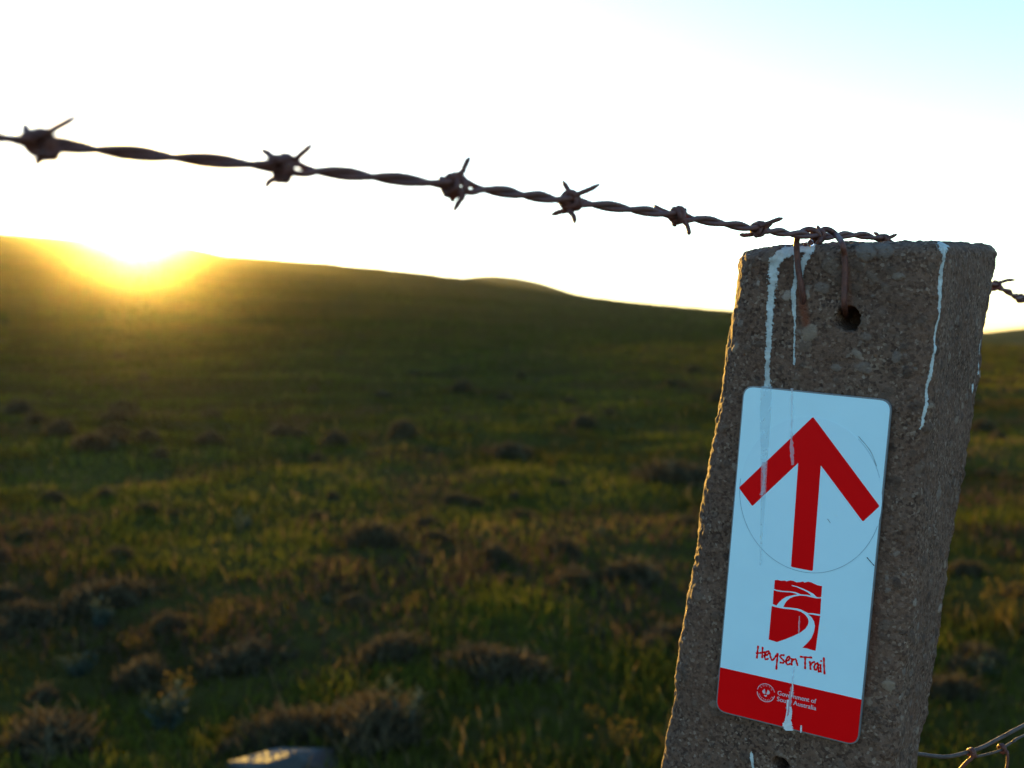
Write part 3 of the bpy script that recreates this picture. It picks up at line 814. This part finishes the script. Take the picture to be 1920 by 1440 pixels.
# ------------------------------------------------------------------ vegetation
def blades(base, height, width, lean, tone, yaw=None):
    n = len(base); yaw = rng.uniform(0, 2 * np.pi, n) if yaw is None else yaw
    wdir = np.stack([np.cos(yaw), np.sin(yaw), 0 * yaw], -1) * (width / 2)[:, None]
    ld = rng.uniform(0, 2 * np.pi, n); lv = np.stack([np.cos(ld), np.sin(ld), 0 * ld], -1) * (lean * height)[:, None]
    upv = np.stack([0 * yaw, 0 * yaw, height], -1)
    m1 = base + upv * 0.55 + lv * 0.35; tp = base + upv + lv
    V = np.stack([base - wdir, base + wdir, m1 + wdir * 0.75, m1 - wdir * 0.75, tp], 1).reshape(-1, 3)
    b = np.arange(n)[:, None] * 5
    return V, b + np.array([[0, 1, 2, 3]]), b + np.array([[3, 2, 4]]), np.repeat(tone, 5)

def build_grass():
    n = 900000
    r = np.exp(rng.uniform(math.log(2.2), math.log(240), n)); q = rng.uniform(-1.5, 1.5, n); k_ = rng.random(n) < 0.25 + 0.75 * (1 - sstep(0.5, 1.2, np.abs(q))); r = r[k_]; q = q[k_]; n = len(r)
    # slightly more of the blades close by
    y = r; x = q * r
    p = np.stack([x, y, 0 * x], -1)
    den = vnoise(p, 0.7, 41) * 0.5 + vnoise(p, 0.28, 42) * 0.5
    keep = rng.random(n) < 0.62 + 0.5 * den
    x, y, p, r, den = x[keep], y[keep], p[keep], r[keep], den[keep]; n = len(x)
    base = np.stack([x, y, ground_z(x, y) - 0.01], -1)
    big = vnoise(p, 2.6, 43)
    tone = np.clip(0.40 + 0.34 * vnoise(p, 0.8, 44) + 0.30 * big + 0.12 * rng.standard_normal(n), 0.2, 0.9)
    dry = rng.random(n) < 0.02 + 0.04 * (vnoise(p, 1.3, 45) > 0.35); tone[dry] = rng.uniform(0.88, 1.0, dry.sum())
    brown = rng.random(n) < 0.62 * sstep(-0.05, 0.55, vnoise(p * np.array([1, 0.55, 1]), 0.75, 47) + 0.35 * vnoise(p, 3.5, 48)); tone[brown] = rng.uniform(0.0, 0.14, brown.sum())
    h = (0.03 + 0.045 * rng.random(n)) * (1 + 0.5 * den) * (1 + 0.01 * r); h[dry] *= 1.5
    w = (0.004 + 0.004 * rng.random(n)) * (1 + r / 7.0); w[dry] *= 0.6
    V, f4, f3, tn_ = blades(base, h, w, 0.7 * rng.random(n), tone)
    me = fast_mesh('grass', V, [f4, f3], {'tone': tn_}, smooth=False)
    o = link('grass', me, M['grass']); tag(o, 'short rough pasture grass covering the paddock', 'grass', kind='stuff')
build_grass()

def tuft_mesh(name, mat, n, kind, seed):
    g = np.random.default_rng(seed)
    if kind == 'shrub':
        th = g.uniform(0, 2 * np.pi, n); cz = g.uniform(0.0, 1.0, n); rr = g.uniform(0.35, 1.0, n) ** 0.5
        lob = 1 + 0.30 * np.sin(2 * th + seed) + 0.2 * np.sin(5 * th + 2 * seed) + g.normal(0, 0.16, n)
        s = np.sqrt(1 - cz ** 2)
        base = np.stack([0.5 * rr * s * np.cos(th) * lob, 0.5 * rr * s * np.sin(th) * lob, 0.42 * rr * cz * (1 + 0.2 * np.sin(2 * th + seed))], -1)
        h = g.uniform(0.08, 0.30, n); w = g.uniform(0.014, 0.04, n); lean = g.uniform(0.1, 1.1, n); tone = np.clip(g.random(n) ** 1.2, 0, 1)
    elif kind == 'sage':
        st = g.integers(0, 14, n); sx = g.uniform(-0.28, 0.28, 14); sy = g.uniform(-0.28, 0.28, 14); hh = g.uniform(0.5, 1.0, 14)
        t = g.random(n)
        base = np.stack([sx[st] * (0.4 + t) + g.normal(0, .03, n), sy[st] * (0.4 + t) + g.normal(0, .03, n), t * hh[st]], -1)
        h = g.uniform(0.08, 0.2, n); w = g.uniform(0.03, 0.07, n); lean = g.uniform(0.3, 1.6, n); tone = g.random(n)
    else:
        base = np.stack([g.normal(0, .12, n), g.normal(0, .12, n), 0 * np.arange(n)], -1)
        h = g.uniform(0.55, 1.0, n); w = g.uniform(0.012, 0.03, n); lean = g.uniform(0.05, 0.45, n); tone = g.random(n)
    global rng
    keep = rng; rng = g
    V, f4, f3, tn_ = blades(base, h, w, lean, tone); rng = keep
    if kind == 'straw':                           # seed heads
        k = np.arange(0, n, 2); tips = V.reshape(-1, 5, 3)[k, 4]
        rep = 7; b2 = np.repeat(tips, rep, 0) + g.normal(0, 0.018, (len(tips) * rep, 3)); keep = rng; rng = g
        V2, g4, g3, tn2 = blades(b2, g.uniform(.04, .1, len(b2)), g.uniform(.02, .035, len(b2)), g.uniform(0, 1.2, len(b2)), g.uniform(.5, 1, len(b2))); rng = keep
        f4 = np.concatenate([f4, g4 + len(V)]); f3 = np.concatenate([f3, g3 + len(V)]); V = np.concatenate([V, V2]); tn_ = np.concatenate([tn_, tn2])
    me = fast_mesh(name, V, [f4, f3], {'tone': tn_}, smooth=False); me.materials.append(mat)
    return me

def ground_at(px, py):                            # where a pixel's ray meets the ground
    d = ray(px, py); ts = np.geomspace(1.5, 400, 4000)
    p = CAM + d * ts[:, None]; hit = np.where(p[:, 2] < ground_z(p[:, 0], p[:, 1]))[0]
    return p[hit[0]] if len(hit) else None

def put(name, me, px, py, wpx, hscale, label, cat, group, rz=None):
    p = ground_at(px, py)
    if p is None: return None
    s = wpx / F * p[1]
    o = bpy.data.objects.new(name, me); COL.objects.link(o)
    o.location = Vector((p[0], p[1], float(ground_z(p[0], p[1])) - 0.01)); o.rotation_euler.z = random.uniform(0, 6.28) if rz is None else rz
    o.scale = (s, s, s * hscale)
    return tag(o, label, cat, group)

SH = [tuft_mesh('shrub', M['tussock'], 1300, 'shrub', k) for k in range(5)]
SG = [tuft_mesh('sage_plant', M['sage'], 260, 'sage', 10 + k) for k in range(3)]
ST = [tuft_mesh('dry_grass_clump', M['straw'], 42, 'straw', 20 + k) for k in range(3)]

for k, (x, y, w, h, lab) in enumerate((
    (700, 1025, 95, .95, 'round dark shrub alone in the open green grass left of the frame centre'),
    (1195, 1095, 95, .9, 'dark rounded shrub just left of the post beside the sign arrow'),
    (200, 1135, 150, .6, 'wide purplish brown shrub at left behind the pale sage plant'),
    (455, 1250, 150, .55, 'broad low dark shrub left of centre near the bottom, above the rock'),
    (735, 1235, 125, .7, 'dark domed shrub in lime green grass above the rock at right'),
    (925, 1260, 190, .5, 'long low dark shrub bottom centre, widest of the near shrubs'),
    (1262, 1200, 90, .7, 'dark shrub touching the post edge level with the emblem'),
    (60, 1165, 130, .55, 'dark reddish shrub at the left frame edge'),
    (95, 1400, 190, .6, 'large dark shrub in the bottom left corner'),
    (700, 1390, 200, .8, 'dark shrub immediately right of the rock at the bottom'),
    (1270, 905, 150, .5, 'dark blurred shrub touching the post beside the sign top'),
    (560, 1392, 170, .75, 'low dark shrub close behind the rock at the bottom'), (455, 1412, 90, .8, 'small dark shrub hugging the left end of the rock'),
    (960, 860, 80, .7, 'small dark shrub in the middle distance near the frame centre'))):
    put('shrub', SH[k % 5], x, y, w, h, lab, 'shrub', 'dark shrubs scattered over the paddock')
kn = 0
for k in range(262):
    y = 605 + 720 * random.random() ** 2.7; x = random.uniform(-160, 2080)
    w = (7 + (y - 600) * 0.92) * random.uniform(0.06, 0.16) * (1.8 if y < 850 else 1.0)
    put('shrub', SH[k % 5], x, y, w, random.uniform(.6, 1.2), 'small dark shrub blurred among the grass of the paddock', 'shrub', 'dark shrubs scattered over the paddock')
for k, (x, y, w, h, lab) in enumerate((
    (452, 1000, 50, 1.0, 'pale sage plant with two upright tips beyond the red shrub'), (190, 1180, 70, .9, 'pale grey sage plant in front of the purplish shrub'),
    (150, 1265, 90, .6, 'grey green sage plant at left below the purplish shrub'), (620, 1130, 40, .5, 'tiny pale sage plant in the open grass above the lime patch'),
    (1118, 1195, 50, .5, 'pale sage plant with flat leaves left of the post'), (1125, 1005, 36, .6, 'small pale sage plant in mid distance left of the post'),
    (310, 1370, 120, .8, 'large green sage plant below the yellow stalks'), (740, 1390, 130, .9, 'grey sage plant beside the dark shrub right of the rock'),
    (1850, 1270, 60, .8, 'pale sage plant right of the post above the fence wire'))):
    put('sage_plant', SG[k % 3], x, y, w, h, lab, 'plant', 'pale sage plants in the paddock')
for k, (x, y, w, h, lab) in enumerate((
    (335, 1345, 90, 1.0, 'yellow dry stalks standing above the large sage plant'), (410, 1190, 80, .8, 'yellow dry stalks left of the broad low shrub'),
    (775, 1150, 50, .9, 'pale dry stalks above the domed shrub'), (100, 1115, 40, 1.2, 'thin dry stalks at left behind the reddish shrub'),
    (430, 1400, 70, .7, 'curled straw stalks just left of the rock'), (1105, 1370, 60, .9, 'single straw clump left of the post foot'),
    (1160, 1420, 120, .6, 'brownish straw clump at the bottom beside the post'), (730, 1300, 70, .7, 'straw heads glinting behind the dark shrub by the rock'),
    (250, 1230, 60, .8, 'orange tinted straw clump left of centre'), (1880, 1180, 120, .8, 'brown straw clump at the right frame edge'),
    (1030, 880, 60, .5, 'yellow straw clump in the middle distance left of the post'))):
    put('dry_grass_clump', ST[k % 3], x, y, w, h, lab, 'dry grass', 'dry grass clumps in the paddock')

# rock
def rock():
    p = ground_at(592, 1452); g = np.random.default_rng(5)
    bm = bmesh.new()
    for q in g.normal(0, 1, (22, 3)):
        q = q / np.linalg.norm(q) * g.uniform(0.8, 1.1); bm.verts.new((q[0] * 0.25, q[1] * 0.17, max(-0.06, q[2] * 0.085 - q[0] * 0.03)))
    r_ = bmesh.ops.convex_hull(bm, input=bm.verts[:]); bmesh.ops.delete(bm, geom=[e for e in r_['geom_interior'] if isinstance(e, bmesh.types.BMVert)], context='VERTS')
    bmesh.ops.bevel(bm, geom=bm.edges[:], offset=0.006, segments=2, affect='EDGES')
    bmesh.ops.triangulate(bm, faces=bm.faces[:]); bmesh.ops.subdivide_edges(bm, edges=[e for e in bm.edges if e.calc_length() > 0.03], cuts=3, use_grid_fill=True)
    bmesh.ops.triangulate(bm, faces=bm.faces[:])
    v = np.array([x.co[:] for x in bm.verts]); v = v + (v / np.linalg.norm(v, axis=1, keepdims=True)) * (0.007 * vnoise(v, 0.05, 3) + 0.004 * vnoise(v, 0.016, 4))[:, None]
    bm.verts.index_update(); f = [tuple(x.index for x in q.verts) for q in bm.faces]; bm.free()
    m, nt, out = new_mat('rust_brown_stone'); tc = N(nt, 'ShaderNodeTexCoord').outputs['Object']
    r = ramp(nt, [(0.3, (0.02, 0.012, 0.009)), (0.7, (0.055, 0.023, 0.013))]); nt.links.new(noise(nt, tc, 22, 5), r.inputs[0])
    lich = ramp(nt, [(0.47, (0, 0, 0)), (0.52, (1, 1, 1))])
    sx = N(nt, 'ShaderNodeSeparateXYZ'); nt.links.new(tc, sx.inputs[0])
    fld = math_(nt, 'ADD', math_(nt, 'MULTIPLY', sx.outputs[0], -3.2), math_(nt, 'ADD', math_(nt, 'MULTIPLY', sx.outputs[2], 4.0), math_(nt, 'MULTIPLY', noise(nt, tc, 12, 5), 0.55)))
    nt.links.new(fld, lich.inputs[0])
    c = mixc(nt, lich.outputs[0], r.outputs[0], (0.032, 0.033, 0.028))
    b = N(nt, 'ShaderNodeBsdfPrincipled', Roughness=0.85); nt.links.new(c, b.inputs['Base Color'])
    bp = N(nt, 'ShaderNodeBump', Strength=0.6, Distance=0.01); nt.links.new(noise(nt, tc, 60, 5), bp.inputs['Height']); nt.links.new(bp.outputs[0], b.inputs['Normal'])
    nt.links.new(b.outputs[0], out.inputs[0])
    c0 = np.array([p[0], p[1], float(ground_z(p[0], p[1])) + 0.004])
    mb = MB(); mb.add(v + c0, f, False); o = mb.build('rock', m, None, c0)
    tag(o, 'rust brown rock with a pale lichen patch lying in the grass', 'rock')
rock()

# ------------------------------------------------------------------ sun, sky, haze
SUN_PX = (256, 440)
sd = ray(*SUN_PX); sd = sd / np.linalg.norm(sd)
elev = math.asin(sd[2]); azim = math.atan2(sd[0], sd[1])
li = bpy.data.lights.new('sun', 'SUN'); li.energy = 2.1; li.angle = math.radians(0.5); li.color = (1.0, 0.58, 0.085)
so = bpy.data.objects.new('sun', li); COL.objects.link(so); so.location = (0, 0, 60)
so.rotation_euler = Vector(-sd).to_track_quat('-Z', 'Y').to_euler()
w = bpy.data.worlds.new('World'); scene.world = w; w.use_nodes = True
nt = w.node_tree; bg = nt.nodes['Background']
sky = nt.nodes.new('ShaderNodeTexSky'); sky.sky_type = 'NISHITA'; sky.sun_disc = False
sky.sun_elevation = elev; sky.sun_rotation = azim; sky.altitude = 400; sky.air_density = 0.9; sky.dust_density = 0.3; sky.ozone_density = 2.6
nt.links.new(sky.outputs[0], bg.inputs[0]); bg.inputs[1].default_value = 0.06

HAZE = 0.000053
m, nt, out = new_mat('haze')
pv = N(nt, 'ShaderNodeVolumePrincipled', Density=HAZE, Anisotropy=0.974); pv.inputs['Color'].default_value = (0.92, 0.9, 0.86, 1)
nt.links.new(pv.outputs[0], out.inputs['Volume'])
mb = MB(); x0, x1, y0, y1, zz0, zz1 = -2300, 2900, -1300, 1300, -30, 60
v = [(x, y, z) for z in (zz0, zz1) for x, y in ((x0, y0), (x1, y0), (x1, y1), (x0, y1))]
mb.add(v, [(3, 2, 1, 0), (4, 5, 6, 7), (0, 1, 5, 4), (1, 2, 6, 5), (2, 3, 7, 6), (3, 0, 4, 7)])
tag(mb.build('haze', m), 'thin evening haze glowing round the low sun', 'haze', kind='stuff')

# ------------------------------------------------------------------ camera and render settings
cd = bpy.data.cameras.new('camera'); co = bpy.data.objects.new('camera', cd); COL.objects.link(co)
cd.sensor_fit = 'HORIZONTAL'; cd.sensor_width = 17.3; cd.lens = 17.3 * F / W
cd.clip_start = 0.02; cd.clip_end = 6000
co.location = Vector(CAM); co.rotation_euler = (math.pi / 2 - PITCH, 0, 0)
cd.dof.use_dof = True; cd.dof.focus_distance = 0.735; cd.dof.aperture_fstop = 4.6
scene.camera = co
scene.view_settings.view_transform = 'Standard'; scene.view_settings.look = 'None'
scene.view_settings.exposure = 3.55; scene.view_settings.gamma = 1.0
cy = scene.cycles
scene.render.engine = 'CYCLES'
cy.use_denoising = True; cy.max_bounces = 8; cy.volume_bounces = 0; cy.diffuse_bounces = 3; cy.transparent_max_bounces = 8
cy.sample_clamp_indirect = 6.0
